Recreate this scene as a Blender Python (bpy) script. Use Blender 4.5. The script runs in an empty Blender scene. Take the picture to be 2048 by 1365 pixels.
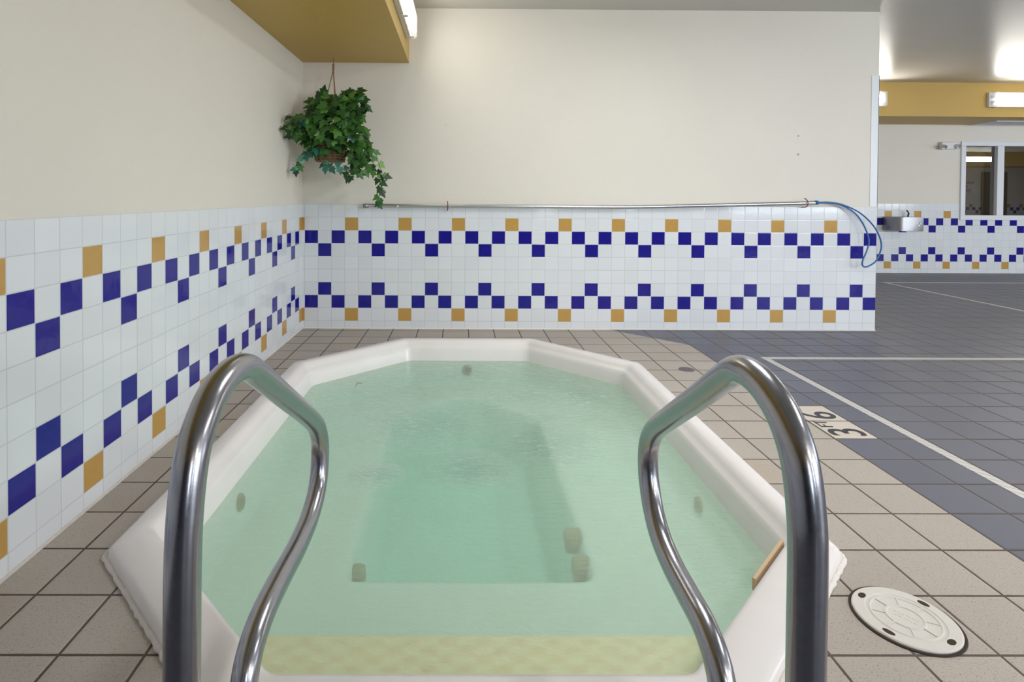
import bpy, bmesh, math, random
from mathutils import Vector, Matrix
C = bpy.context.scene.collection
sc = bpy.context.scene
PI = math.pi

# ------------------------------------------------------------------ camera, world, light, exposure
cam_d = bpy.data.cameras.new('camera'); cam = bpy.data.objects.new('camera', cam_d); C.objects.link(cam)
cam_d.sensor_fit = 'HORIZONTAL'; cam_d.sensor_width = 36.0
cam_d.lens = 1144.41 / 2048 * 36
cam_d.shift_x = (1024 - 926.791) / 2048
cam_d.shift_y = (410.948 - 682.5) / 2048
cam_d.clip_start = 0.02
yaw, pitch, roll = .0064388, .0166928, .00575572
def _m(a): return Matrix(a)
A_ = _m(((math.cos(yaw), -math.sin(yaw), 0), (math.sin(yaw), math.cos(yaw), 0), (0, 0, 1)))
B_ = _m(((1, 0, 0), (0, math.cos(pitch), -math.sin(pitch)), (0, math.sin(pitch), math.cos(pitch))))
D_ = _m(((math.cos(roll), 0, math.sin(roll)), (0, 1, 0), (-math.sin(roll), 0, math.cos(roll))))
R_ = D_ @ B_ @ A_                       # rows: right, forward, up
cam.matrix_world = Matrix(((R_[0][0], R_[2][0], -R_[1][0], 0), (R_[0][1], R_[2][1], -R_[1][1], 0),
                           (R_[0][2], R_[2][2], -R_[1][2], 1.14055), (0, 0, 0, 1)))
sc.camera = cam
sc.view_settings.view_transform = 'Standard'; sc.view_settings.look = 'None'
sc.view_settings.gamma = 1.0; sc.view_settings.use_curve_mapping = False
sc.view_settings.exposure = 0.08
sc.cycles.use_denoising = True
sc.cycles.max_bounces = 10; sc.cycles.diffuse_bounces = 6; sc.cycles.transparent_max_bounces = 16
sc.cycles.sample_clamp_indirect = 6.0

w = bpy.data.worlds.new('sky'); sc.world = w; w.use_nodes = True
bg = w.node_tree.nodes['Background']; bg.inputs[0].default_value = (.62, .78, 1, 1); bg.inputs[1].default_value = 1.2

def area_light(name, loc, aim, sx, sy, power, col):
    d = bpy.data.lights.new(name, 'AREA'); d.shape = 'RECTANGLE'; d.size = sx; d.size_y = sy
    d.energy = power; d.color = col
    o = bpy.data.objects.new(name, d); C.objects.link(o); o.location = loc
    o.rotation_euler = Vector(aim).to_track_quat('-Z', 'Y').to_euler()
    return o
DAY = (.87, .93, 1.0)
WARM = (1.0, .95, .86)
# daylight standing in the windows of the front wall and of the right wall
FRONT_WINDOWS = [(1.7, 2.15), (3.6, 4.0), (6.0, 8.8), (9.8, 12.6), (13.4, 16.2)]
for a, b in FRONT_WINDOWS:
    area_light('window_daylight', ((a + b) / 2, -3.02, 1.5), (0, 1, -.06), b - a, 1.5, 85 * (b - a), DAY)
area_light('window_daylight', (20.9, 3.0, 1.5), (-1, 0, -.06), 6, 1.5, 180, DAY)
# the fluorescent lamps (their housings are built below); light sits just in front of each cover
def lamp_light(loc, aim, length, power):
    return area_light('fluorescent_glow', loc, aim, length, .16, power, WARM)
FIX_LEFT = [(-.4365, 3.36)]           # x of the face, y of the near end
FILL_CEILING = [(3.1, .45), (1.3, 2.1)]              # x and near end of unseen ceiling lamps added for overhead light
FIX_FAR = [4.55, 7.209, 9.87, 12.53]                 # x of the left end, on the far soffit
FIX_FRONT = [2.9, 7.4, 12.2, 17.02]                  # x of the left end, front soffit; last is mirrored, others added for light

# ------------------------------------------------------------------ measured frame of the place
T = .2127; FX0 = -1.1969; FY0 = 1.40069              # floor tiles
YB = 4.8835; XL = -1.33884; XE = 3.575; ZC = 2.73; YF = 8.688; XR = 21.0; YN = -3.0
PB, PV, PL = .113921, .110647, .114276; BX = -.977588; BZ = 1.06152; LZ = 4.89421
ZS = 2.266; XS = -.4365; YS = 7.82

# ------------------------------------------------------------------ helpers
def tag(o, label=None, cat=None, group=None, kind=None):
    if label: o['label'] = label
    if cat: o['category'] = cat
    if group: o['group'] = group
    if kind: o['kind'] = kind
    return o
def thing(name, label, cat, loc=(0, 0, 0), group=None):
    o = bpy.data.objects.new(name, None); C.objects.link(o); o.location = loc; o.empty_display_size = .05
    return tag(o, label, cat, group)

class MB:
    def __init__(s): s.v = []; s.f = []; s.sm = []
    def add(s, vs, fs, smooth=False):
        b = len(s.v); s.v += [tuple(v) for v in vs]
        for f in fs: s.f.append(tuple(b + i for i in f)); s.sm.append(smooth)
    def box(s, x0, x1, y0, y1, z0, z1):
        s.add([(x0, y0, z0), (x1, y0, z0), (x1, y1, z0), (x0, y1, z0), (x0, y0, z1), (x1, y0, z1), (x1, y1, z1), (x0, y1, z1)],
              [(0, 3, 2, 1), (4, 5, 6, 7), (0, 1, 5, 4), (1, 2, 6, 5), (2, 3, 7, 6), (3, 0, 4, 7)])
    def loops(s, loops, closed=True, cap0=False, cap1=False, smooth=True, flip=False):
        n = len(loops[0]); vs = [p for l in loops for p in l]; fs = []
        for k in range(len(loops) - 1):
            for i in range(n if closed else n - 1):
                j = (i + 1) % n
                q = (k * n + i, k * n + j, (k + 1) * n + j, (k + 1) * n + i)
                fs.append(q[::-1] if flip else q)
        if cap0: fs.append(tuple(range(n)) if flip else tuple(range(n))[::-1])
        if cap1:
            q = tuple((len(loops) - 1) * n + i for i in range(n)); fs.append(q[::-1] if flip else q)
        s.add(vs, fs, smooth)
    def tube(s, pts, r, n=12, closed=False, cap=True, smooth=True):
        pts = [Vector(p) for p in pts]; N = len(pts)
        rs = r if isinstance(r, (list, tuple)) else [r] * N
        tan = []
        for i in range(N):
            a = pts[(i - 1) % N] if (closed or i > 0) else pts[0]
            b = pts[(i + 1) % N] if (closed or i < N - 1) else pts[-1]
            t = (b - a); tan.append(t.normalized() if t.length > 1e-9 else Vector((0, 0, 1)))
        up = Vector((0, 0, 1)) if abs(tan[0].z) < .9 else Vector((0, 1, 0))
        u = (up - tan[0] * up.dot(tan[0])).normalized(); L = []
        for i in range(N):
            u = (u - tan[i] * u.dot(tan[i])).normalized(); v = tan[i].cross(u)
            L.append([pts[i] + (u * math.cos(2 * PI * k / n) + v * math.sin(2 * PI * k / n)) * rs[i] for k in range(n)])
        if closed: L.append(L[0])
        s.loops(L, True, cap and not closed, cap and not closed, smooth)
    def disc_lathe(s, prof, c, axis=(0, 0, 1), n=40, cap0=False, cap1=False, smooth=True):
        q = Vector((0, 0, 1)).rotation_difference(Vector(axis)); c = Vector(c)
        L = [[c + q @ Vector((r * math.cos(2 * PI * k / n), r * math.sin(2 * PI * k / n), h)) for k in range(n)] for r, h in prof]
        s.loops(L, True, cap0, cap1, smooth)
    def build(s, name, m, parent=None, loc=None, bevel=0, seg=2, angle=40):
        me = bpy.data.meshes.new(name); me.from_pydata(s.v, [], s.f); me.update()
        me.polygons.foreach_set('use_smooth', s.sm)
        bm = bmesh.new(); bm.from_mesh(me); bmesh.ops.recalc_face_normals(bm, faces=bm.faces); bm.to_mesh(me); bm.free()
        if m: me.materials.append(m)
        o = bpy.data.objects.new(name, me); C.objects.link(o)
        if parent:
            o.parent = parent
            off = Vector((0, 0, 0)); q = parent
            while q: off += q.location; q = q.parent
            me.transform(Matrix.Translation(-off))
        if bevel:
            b = o.modifiers.new('bevel', 'BEVEL'); b.width = bevel; b.segments = seg; b.limit_method = 'ANGLE'; b.angle_limit = math.radians(angle)
            b.harden_normals = False
            me.polygons.foreach_set('use_smooth', [True] * len(me.polygons))
            me.set_sharp_from_angle(angle=math.radians(50))
        return o
def catmull(P, sub=8, closed=False):
    P = [Vector(p) for p in P]; N = len(P); out = []
    rng = N if closed else N - 1
    for i in range(rng):
        if closed: a, b, c, d = P[(i - 1) % N], P[i], P[(i + 1) % N], P[(i + 2) % N]
        else:
            b, c = P[i], P[i + 1]; a = P[i - 1] if i else b * 2 - c; d = P[i + 2] if i + 2 < N else c * 2 - b
        for k in range(sub):
            t = k / sub
            out.append(.5 * ((2 * b) + (c - a) * t + (2 * a - 5 * b + 4 * c - d) * t * t + (3 * b - a - 3 * c + d) * t ** 3))
    if not closed: out.append(P[-1])
    return out
def fillet(P, radii, seg=10):
    """polyline with rounded corners"""
    P = [Vector(p) for p in P]; out = [P[0]]
    for i in range(1, len(P) - 1):
        a, b, c = P[i - 1], P[i], P[i + 1]; u = (a - b).normalized(); v = (c - b).normalized()
        ang = u.angle(v); r = radii[i - 1]; d = min(r / math.tan(ang / 2), .48 * (a - b).length, .48 * (c - b).length)
        s0, s1 = b + u * d, b + v * d
        for k in range(seg + 1):
            t = k / seg
            out.append((1 - t) ** 2 * s0 + 2 * t * (1 - t) * (b + (s0 + s1 - 2 * b) * .06) + t * t * s1)
    out.append(P[-1]); return out

# ------------------------------------------------------------------ node materials
class NB:
    def __init__(s, name):
        s.m = bpy.data.materials.new(name); s.m.use_nodes = True; s.t = s.m.node_tree; s.N = s.t.nodes; s.L = s.t.links
        s.b = s.N['Principled BSDF']; s.out = s.N['Material Output']
    def lk(s, a, b): s.L.new(a, b)
    def val(s, x, sock):
        if isinstance(x, (int, float)): sock.default_value = x
        elif isinstance(x, (tuple, list)): sock.default_value = tuple(x) if len(x) == 4 or sock.type == 'VECTOR' else tuple(x) + (1,)
        else: s.lk(x, sock)
    def math(s, op, a, b=0, c=0):
        n = s.N.new('ShaderNodeMath'); n.operation = op
        for i, x in enumerate((a, b, c)): s.val(x, n.inputs[i])
        return n.outputs[0]
    def mix(s, f, a, b):
        n = s.N.new('ShaderNodeMix'); n.data_type = 'RGBA'; s.val(f, n.inputs[0]); s.val(a, n.inputs[6]); s.val(b, n.inputs[7]); return n.outputs[2]
    def pos(s):
        g = s.N.new('ShaderNodeNewGeometry'); x = s.N.new('ShaderNodeSeparateXYZ'); s.lk(g.outputs['Position'], x.inputs[0])
        return g.outputs['Position'], x.outputs[0], x.outputs[1], x.outputs[2]
    def obj(s):
        g = s.N.new('ShaderNodeTexCoord'); return g.outputs['Object']
    def noise(s, vec, scale, detail=3, rough=.5, dist=0):
        n = s.N.new('ShaderNodeTexNoise'); s.lk(vec, n.inputs['Vector']); n.inputs['Scale'].default_value = scale
        n.inputs['Detail'].default_value = detail; n.inputs['Roughness'].default_value = rough; n.inputs['Distortion'].default_value = dist
        return n.outputs['Fac']
    def scale(s, vec, v):
        n = s.N.new('ShaderNodeVectorMath'); n.operation = 'MULTIPLY'; s.lk(vec, n.inputs[0]); n.inputs[1].default_value = v; return n.outputs[0]
    def vec(s, x, y, z):
        n = s.N.new('ShaderNodeCombineXYZ')
        for i, a in enumerate((x, y, z)): s.val(a, n.inputs[i])
        return n.outputs[0]
    def ramp(s, f, pts):
        n = s.N.new('ShaderNodeValToRGB'); s.lk(f, n.inputs[0]); e = n.color_ramp.elements
        while len(e) < len(pts): e.new(.5)
        for k, (p, c) in enumerate(pts): e[k].position = p; e[k].color = tuple(c) + (1,) if len(c) == 3 else c
        return n.outputs[0]
    def rng(s, f, a, b, c=0, d=1):
        n = s.N.new('ShaderNodeMapRange'); s.lk(f, n.inputs[0])
        for i, x in enumerate((a, b, c, d)): n.inputs[i + 1].default_value = x
        return n.outputs[0]
    def bump(s, h, strength, dist=.01, normal=None):
        n = s.N.new('ShaderNodeBump'); s.lk(h, n.inputs['Height']); n.inputs['Strength'].default_value = strength
        n.inputs['Distance'].default_value = dist
        if normal: s.lk(normal, n.inputs['Normal'])
        return n.outputs[0]
    def schlick(s, f0, normal=None):
        n = s.N.new('ShaderNodeLayerWeight'); n.inputs['Blend'].default_value = .5
        if normal: s.lk(normal, n.inputs['Normal'])
        return s.math('ADD', f0, s.math('MULTIPLY', 1 - f0, s.math('POWER', n.outputs['Facing'], 5)))
    def set(s, col=None, rough=None, metal=None, normal=None, spec=None, **k):
        b = s.b.inputs
        if col is not None: s.val(col, b['Base Color'])
        if rough is not None: s.val(rough, b['Roughness'])
        if metal is not None: s.val(metal, b['Metallic'])
        if normal is not None: s.lk(normal, b['Normal'])
        if spec is not None: s.val(spec, b['Specular IOR Level'])
        for a, v in k.items(): s.val(v, b[a.replace('_', ' ')])
        return s.m
def simple(name, col, rough=.5, metal=0, nz=0, scale=60, spec=None, **k):
    n = NB(name)
    if nz:
        p = n.pos()[0]; f = n.noise(p, scale, 3)
        c2 = tuple(max(0, min(1, x * (1 - nz))) for x in col); c1 = tuple(max(0, min(1, x * (1 + nz))) for x in col)
        return n.set(n.mix(f, c2, c1), rough, metal, n.bump(f, .1, .004), spec, **k)
    return n.set(col, rough, metal, None, spec, **k)
def srgb(r, g, b):
    f = lambda c: (c / 255 / 12.92) if c / 255 <= .04045 else ((c / 255 + .055) / 1.055) ** 2.4
    return (f(r), f(g), f(b))

def paint(name, col, rough=.55, bump=.35, scale=170):
    n = NB(name); p = n.pos()[0]
    f = n.noise(p, scale, 3, .6); g = n.noise(p, 2.2, 3)
    c = n.mix(g, tuple(x * .965 for x in col), tuple(min(1, x * 1.02) for x in col))
    return n.set(c, rough, 0, n.bump(f, bump, .003), .35)
M = {}
M['wall'] = paint('cream_wall_paint', srgb(224, 219, 208))
M['ceil'] = paint('white_ceiling_paint', srgb(200, 197, 190), .3, .5, 60)
M['ochre'] = paint('ochre_paint', srgb(196, 161, 84), .45, .25)
M['taupe'] = M['ochre']

GOLD = srgb(192, 152, 84); BLUE = srgb(34, 30, 136); WHITE = srgb(223, 227, 231); GROUT = srgb(196, 200, 203)
def wall_tile(name, axis, start, pitch, sign):
    """glazed wall tiles: white field with two stepped bands of blue and gold"""
    n = NB(name); p, x, y, z = n.pos()
    h = x if axis == 'x' else y
    u = n.math('DIVIDE', n.math('MULTIPLY', n.math('SUBTRACT', h, start), sign), pitch)
    v = n.math('DIVIDE', n.math('SUBTRACT', BZ, z), PV)
    iu, iv = n.math('FLOOR', u), n.math('FLOOR', v)
    fu, fv = n.math('SUBTRACT', u, iu), n.math('SUBTRACT', v, iv)
    m4 = n.math('FLOORED_MODULO', iu, 4)
    eq = lambda a, b: n.math('COMPARE', a, b, .3)
    oneof = lambda a, l: [r := eq(a, l[0])] and (n.math('ADD', eq(a, l[0]), eq(a, l[1])))
    gold = n.math('MULTIPLY', eq(m4, 0), oneof(iv, (1, 8)))
    odd = eq(n.math('FLOORED_MODULO', iu, 2), 1)
    blue = n.math('ADD', n.math('MULTIPLY', odd, oneof(iv, (2, 7))), n.math('MULTIPLY', eq(m4, 2), oneof(iv, (3, 6))))
    # distance to the nearest joint
    du = n.math('SUBTRACT', .5, n.math('ABSOLUTE', n.math('SUBTRACT', fu, .5)))
    dv = n.math('SUBTRACT', .5, n.math('ABSOLUTE', n.math('SUBTRACT', fv, .5)))
    d = n.math('MINIMUM', du, dv)
    joint = n.math('LESS_THAN', d, .016)
    rnd = n.N.new('ShaderNodeTexWhiteNoise'); rnd.noise_dimensions = '3D'; n.lk(n.vec(iu, iv, 0), rnd.inputs['Vector'])
    wcol = n.mix(rnd.outputs['Value'], tuple(c * .96 for c in WHITE), tuple(min(1, c * 1.02) for c in WHITE))
    mott = n.noise(p, 45, 3)
    bcol = n.mix(mott, tuple(c * .75 for c in BLUE), tuple(c * 1.2 for c in BLUE))
    gcol = n.mix(mott, tuple(c * .92 for c in GOLD), tuple(c * 1.06 for c in GOLD))
    col = n.mix(blue, n.mix(gold, wcol, gcol), bcol)
    col = n.mix(joint, col, GROUT)
    edge = n.rng(d, .0, .05)
    wav = n.noise(p, 26, 2)
    hgt = n.math('ADD', n.math('MULTIPLY', edge, .4), n.math('MULTIPLY', wav, n.math('ADD', .18, n.math('MULTIPLY', blue, .5))))
    # every tile sits a touch out of plane
    rough = n.mix(joint, (.09,) * 3, (.6,) * 3)
    return n.set(col, rough, 0, n.bump(hgt, .35, .003), .32)
M['tile_back'] = wall_tile('glazed_tiles_back', 'x', BX, PB, 1)
M['tile_left'] = wall_tile('glazed_tiles_left', 'y', LZ, PL, -1)
M['tile_far'] = wall_tile('glazed_tiles_far', 'x', 6.480, PB * .993, 1)
M['tile_plain'] = wall_tile('glazed_tiles_front', 'x', 18.30, PB, 1)

BEIGE = srgb(178, 170, 160); SLATE = srgb(98, 101, 115)
def floor_mat():
    n = NB('quarry_floor_tiles'); p, x, y, z = n.pos()
    u = n.math('DIVIDE', n.math('SUBTRACT', x, FX0), T); v = n.math('DIVIDE', n.math('SUBTRACT', y, FY0), T)
    iu, iv = n.math('FLOOR', u), n.math('FLOOR', v)
    fu, fv = n.math('SUBTRACT', u, iu), n.math('SUBTRACT', v, iv)
    du = n.math('SUBTRACT', .5, n.math('ABSOLUTE', n.math('SUBTRACT', fu, .5)))
    dv = n.math('SUBTRACT', .5, n.math('ABSOLUTE', n.math('SUBTRACT', fv, .5)))
    d = n.math('MINIMUM', du, dv)
    wob = n.noise(p, 30, 2)
    joint = n.math('LESS_THAN', d, n.math('ADD', .014, n.math('MULTIPLY', wob, .008)))
    beige = n.math('MULTIPLY', n.math('MULTIPLY', n.math('LESS_THAN', u, 14.0), n.math('LESS_THAN', n.math('ADD', u, v), 28.0)), n.math('MULTIPLY', n.math('GREATER_THAN', v, -3.0), n.math('LESS_THAN', n.math('SUBTRACT', u, v), 15.0)))
    rnd = n.N.new('ShaderNodeTexWhiteNoise'); rnd.noise_dimensions = '3D'; n.lk(n.vec(iu, iv, 0), rnd.inputs['Vector'])
    rv = rnd.outputs['Value']
    speck = n.noise(n.scale(p, (1, 1.25, 1)), 210, 3, .62, .6); big = n.noise(p, 4, 4)
    sp = n.rng(speck, .33, .45)
    b1 = n.mix(rv, tuple(c * .93 for c in BEIGE), tuple(c * 1.05 for c in BEIGE))
    b1 = n.mix(n.math('MULTIPLY', n.math('SUBTRACT', 1, sp), .8), b1, tuple(c * .45 for c in BEIGE))
    rust = n.rng(n.noise(p, 1.3, 4), .56, .72, 0, .35)
    b1 = n.mix(rust, b1, srgb(178, 148, 112))
    s1 = n.mix(rv, tuple(c * .9 for c in SLATE), tuple(c * 1.08 for c in SLATE))
    s1 = n.mix(n.math('MULTIPLY', n.math('SUBTRACT', 1, sp), .35), s1, tuple(c * .6 for c in SLATE))
    s1 = n.mix(n.math('MULTIPLY', big, .25), s1, srgb(112, 108, 112))
    col = n.mix(beige, s1, b1)
    g = n.mix(big, srgb(70, 58, 50), srgb(104, 94, 86))
    col = n.mix(joint, col, g)
    rough = n.mix(joint, n.mix(beige, (.42,) * 3, (.5,) * 3), (.85,) * 3)
    h = n.math('ADD', n.rng(d, .012, .05), n.math('MULTIPLY', speck, .22))
    return n.set(col, rough, 0, n.bump(h, .35, .004), .45)
M['floor'] = floor_mat()

def acrylic():
    n = NB('white_gelcoat'); p, x, y, z = n.pos()
    f = n.noise(p, 5, 4); g = n.noise(p, 90, 3, .6)
    c = n.mix(f, srgb(228, 222, 219), srgb(238, 235, 234))
    spots = n.math('MULTIPLY', n.rng(n.noise(p, 55, 4, .65), .70, .74), n.rng(n.noise(p, 3.1, 2), .55, .7))
    c = n.mix(n.math('MULTIPLY', spots, .7), c, srgb(120, 96, 84))
    return n.set(c, .24, 0, n.bump(g, .06, .002), .5)
M['gel'] = acrylic()
def tread():
    n = NB('yellow_step_tread'); p, x, y, z = n.pos()
    k = n.math('ADD', n.math('SINE', n.math('MULTIPLY', n.math('ADD', x, n.math('MULTIPLY', y, 1.6)), 62)),
               n.math('SINE', n.math('MULTIPLY', n.math('SUBTRACT', x, n.math('MULTIPLY', y, 1.6)), 62)))
    f = n.rng(k, -.6, 1.2)
    c = n.mix(f, srgb(252, 232, 190), srgb(244, 214, 164))
    return n.set(c, .5, 0, n.bump(f, .4, .004))
M['tread'] = tread()
M['caulk'] = simple('white_caulk', srgb(226, 220, 214), .7, 0, .12, 90)
M['jet'] = simple('aged_white_plastic', srgb(158, 140, 106), .5, 0, .15, 120)
M['jethole'] = simple('jet_opening', (.09, .08, .06), .6)
M['weir'] = simple('beige_plastic', srgb(214, 186, 150), .5, 0, .05, 40)
M['lidmat'] = simple('white_cover_plastic', srgb(214, 210, 203), .45, 0, .04, 60)
M['dark'] = simple('dark_gap', srgb(52, 38, 30), .8, 0, .2, 90)
M['drain'] = simple('worn_grey_metal', srgb(120, 114, 116), .45, .6, .2, 160)
M['black'] = simple('black_print', (.018, .02, .024), .4)
M['marker'] = simple('marker_tile_glaze', srgb(206, 196, 184), .4, 0, .04, 120)
M['white_plastic'] = simple('white_plastic', srgb(226, 226, 228), .4)
M['white_metal'] = simple('white_enamel', srgb(222, 224, 230), .4)
M['trimw'] = simple('white_corner_guard', srgb(222, 226, 230), .4)
M['red'] = simple('red_coated_wire', srgb(122, 24, 22), .4)
M['blue'] = simple('blue_coated_tube', srgb(20, 92, 156), .35)
M['cord'] = simple('jute_cord', srgb(150, 118, 88), .9, 0, .25, 300)
M['basket'] = simple('woven_basket', srgb(128, 98, 72), .85, 0, .4, 140)
M['stem'] = simple('ivy_stem', srgb(98, 116, 52), .6)
M['alu'] = simple('aluminium_pole', (.62, .63, .65), .3, 1.0, .04, 30)
M['chrome'] = simple('bright_chrome', (.85, .86, .88), .08, 1.0)
M['hookm'] = simple('hook_steel', (.35, .30, .25), .45, 1.0)
def strip():
    n = NB('white_strip_tiles'); p, x, y, z = n.pos()
    a = n.math('FRACT', n.math('DIVIDE', n.math('ADD', x, y), .053))
    j = n.math('LESS_THAN', a, .10)
    return n.set(n.mix(j, srgb(200, 198, 195), srgb(140, 136, 132)), .4)
M['strip'] = strip()
def steel(name, col, rough):
    n = NB(name); p = n.pos()[0]
    s1 = n.noise(n.scale(p, (3, 3, 3)), 30, 4, .6)
    s2 = n.noise(p, 420, 2, .5)
    sc_ = n.rng(n.noise(n.scale(p, (90, 90, 9)), 1.4, 3), .62, .72)
    c = n.mix(s1, tuple(x * .86 for x in col), tuple(min(1, x * 1.08) for x in col))
    r = n.math('ADD', rough, n.math('MULTIPLY', s1, .08))
    return n.set(c, r, 1.0, n.bump(n.math('ADD', s2, sc_), .03, .002))
M['steel'] = steel('stainless_steel', (.39, .39, .42), .2)
M['steel_dull'] = steel('brushed_stainless', (.36, .36, .38), .36)
def emit(name, col, strength):
    n = NB(name); n.set((.9, .9, .9), .3); n.val(col, n.b.inputs['Emission Color']); n.b.inputs['Emission Strength'].default_value = strength
    return n.m
M['tube'] = emit('fluorescent_tube', (1, .97, .90), 5.0)
M['fill_glow'] = emit('fill_lens', (1, .97, .91), 4.0)
def clear_cover():
    n = NB('clear_ribbed_acrylic'); t = n.N.new('ShaderNodeBsdfTransparent'); t.inputs[0].default_value = (.97, .97, .96, 1)
    g = n.N.new('ShaderNodeBsdfGlossy'); g.inputs['Roughness'].default_value = .15
    d = n.N.new('ShaderNodeBsdfTranslucent'); d.inputs[0].default_value = (.95, .95, .93, 1)
    m1 = n.N.new('ShaderNodeMixShader'); m1.inputs[0].default_value = .08
    m2 = n.N.new('ShaderNodeMixShader'); m2.inputs[0].default_value = .35
    n.lk(t.outputs[0], m1.inputs[1]); n.lk(g.outputs[0], m1.inputs[2]); n.lk(m1.outputs[0], m2.inputs[1]); n.lk(d.outputs[0], m2.inputs[2])
    n.lk(m2.outputs[0], n.out.inputs[0]); return n.m
M['cover'] = clear_cover()
def glass(name, tint, refl):
    n = NB(name); t = n.N.new('ShaderNodeBsdfTransparent'); t.inputs[0].default_value = tint + (1,)
    g = n.N.new('ShaderNodeBsdfGlossy'); g.inputs['Roughness'].default_value = .0
    m1 = n.N.new('ShaderNodeMixShader'); n.lk(n.math('MULTIPLY', n.schlick(.04), refl), m1.inputs[0])
    n.lk(t.outputs[0], m1.inputs[1]); n.lk(g.outputs[0], m1.inputs[2]); n.lk(m1.outputs[0], n.out.inputs[0]); return n.m
M['glass'] = glass('window_glass', (.80, .82, .80), 3.2)
M['glass_clear'] = glass('clear_window_glass', (.97, .98, .98), 1.0)

def leaf_mat():
    n = NB('ivy_leaf'); a = n.N.new('ShaderNodeAttribute'); a.attribute_name = 'tone'
    c = n.ramp(a.outputs['Fac'], [(0, srgb(34, 64, 30)), (.35, srgb(54, 100, 44)), (.62, srgb(78, 132, 56)), (.8, srgb(122, 172, 80)), (.82, srgb(30, 92, 84)), (.93, srgb(48, 128, 112)), (1, srgb(128, 186, 170))])
    p = n.pos()[0]; v = n.noise(p, 90, 3)
    c = n.mix(n.math('MULTIPLY', v, .35), c, srgb(26, 50, 28))
    return n.set(c, .42, 0, n.bump(v, .25, .003), .4)
M['leaf'] = leaf_mat()

def water_mat():
    n = NB('green_spa_water'); p, x, y, z = n.pos()
    pw = n.scale(p, (1.0, 2.0, 1))
    swirl = n.noise(pw, 3.2, 5, .6, 1.6)
    fine = n.noise(n.scale(p, (1, 2.6, 1)), 17, 4, .62, .9)
    # where the jets boil the surface: the far half and three spots over the well
    def spot(cx, cy, r):
        dx = n.math('DIVIDE', n.math('SUBTRACT', x, cx), r); dy = n.math('DIVIDE', n.math('SUBTRACT', y, cy), r)
        q = n.math('SQRT', n.math('ADD', n.math('MULTIPLY', dx, dx), n.math('MULTIPLY', dy, dy)))
        return n.rng(q, 1.0, .2)
    agit = n.rng(y, 2.9, 3.7, 0, .8)
    for c in ((-.36, 2.52, .13), (.05, 2.58, .22), (.06, 3.95, .5), (.45, 2.85, .28), (-.18, 3.1, .4), (.75, 3.6, .4)):
        agit = n.math('MAXIMUM', agit, spot(*c))
    h = n.math('MULTIPLY', n.math('ADD', n.math('MULTIPLY', swirl, .5), fine), n.math('ADD', .12, agit))
    nb = n.bump(h, .75, .04)
    tr = n.N.new('ShaderNodeBsdfTransparent'); tr.inputs[0].default_value = (.94, 1.0, .96, 1)
    df = n.N.new('ShaderNodeBsdfDiffuse')
    streak = n.rng(fine, .52, .75)
    boil = spot(-.36, 2.52, .12)
    for c in ((.07, 2.60, .2), (.50, 3.15, .12), (-.25, 3.55, .22), (.38, 3.5, .2), (.07, 4.12, .12)): boil = n.math('MAXIMUM', boil, spot(*c))
    boil = n.math('MULTIPLY', boil, n.rng(n.noise(n.scale(p, (1, 1.8, 1)), 14, 4, .65, 1.5), .42, .66, 0, .6))
    milk = n.mix(boil, n.mix(n.math('MULTIPLY', streak, agit), (.72, .90, .73), (.86, .96, .88)), srgb(128, 150, 134))
    n.lk(milk, df.inputs[0]); n.lk(nb, df.inputs['Normal'])
    gl = n.N.new('ShaderNodeBsdfGlossy'); gl.inputs['Roughness'].default_value = .06; n.lk(nb, gl.inputs['Normal'])
    turb = n.math('ADD', n.math('ADD', .34, n.math('MULTIPLY', boil, .4)), n.math('MULTIPLY', n.math('MULTIPLY', streak, agit), .25))
    m1 = n.N.new('ShaderNodeMixShader'); n.lk(turb, m1.inputs[0]); n.lk(tr.outputs[0], m1.inputs[1]); n.lk(df.outputs[0], m1.inputs[2])
    m2 = n.N.new('ShaderNodeMixShader'); n.lk(n.math('MULTIPLY', n.schlick(.02, nb), .6), m2.inputs[0]); n.lk(m1.outputs[0], m2.inputs[1]); n.lk(gl.outputs[0], m2.inputs[2])
    n.lk(m2.outputs[0], n.out.inputs[0])
    va = n.N.new('ShaderNodeVolumeAbsorption'); va.inputs[0].default_value = (.32, .93, .82, 1); va.inputs[1].default_value = .75
    n.lk(va.outputs[0], n.out.inputs['Volume'])
    return n.m
M['water'] = water_mat()

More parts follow.
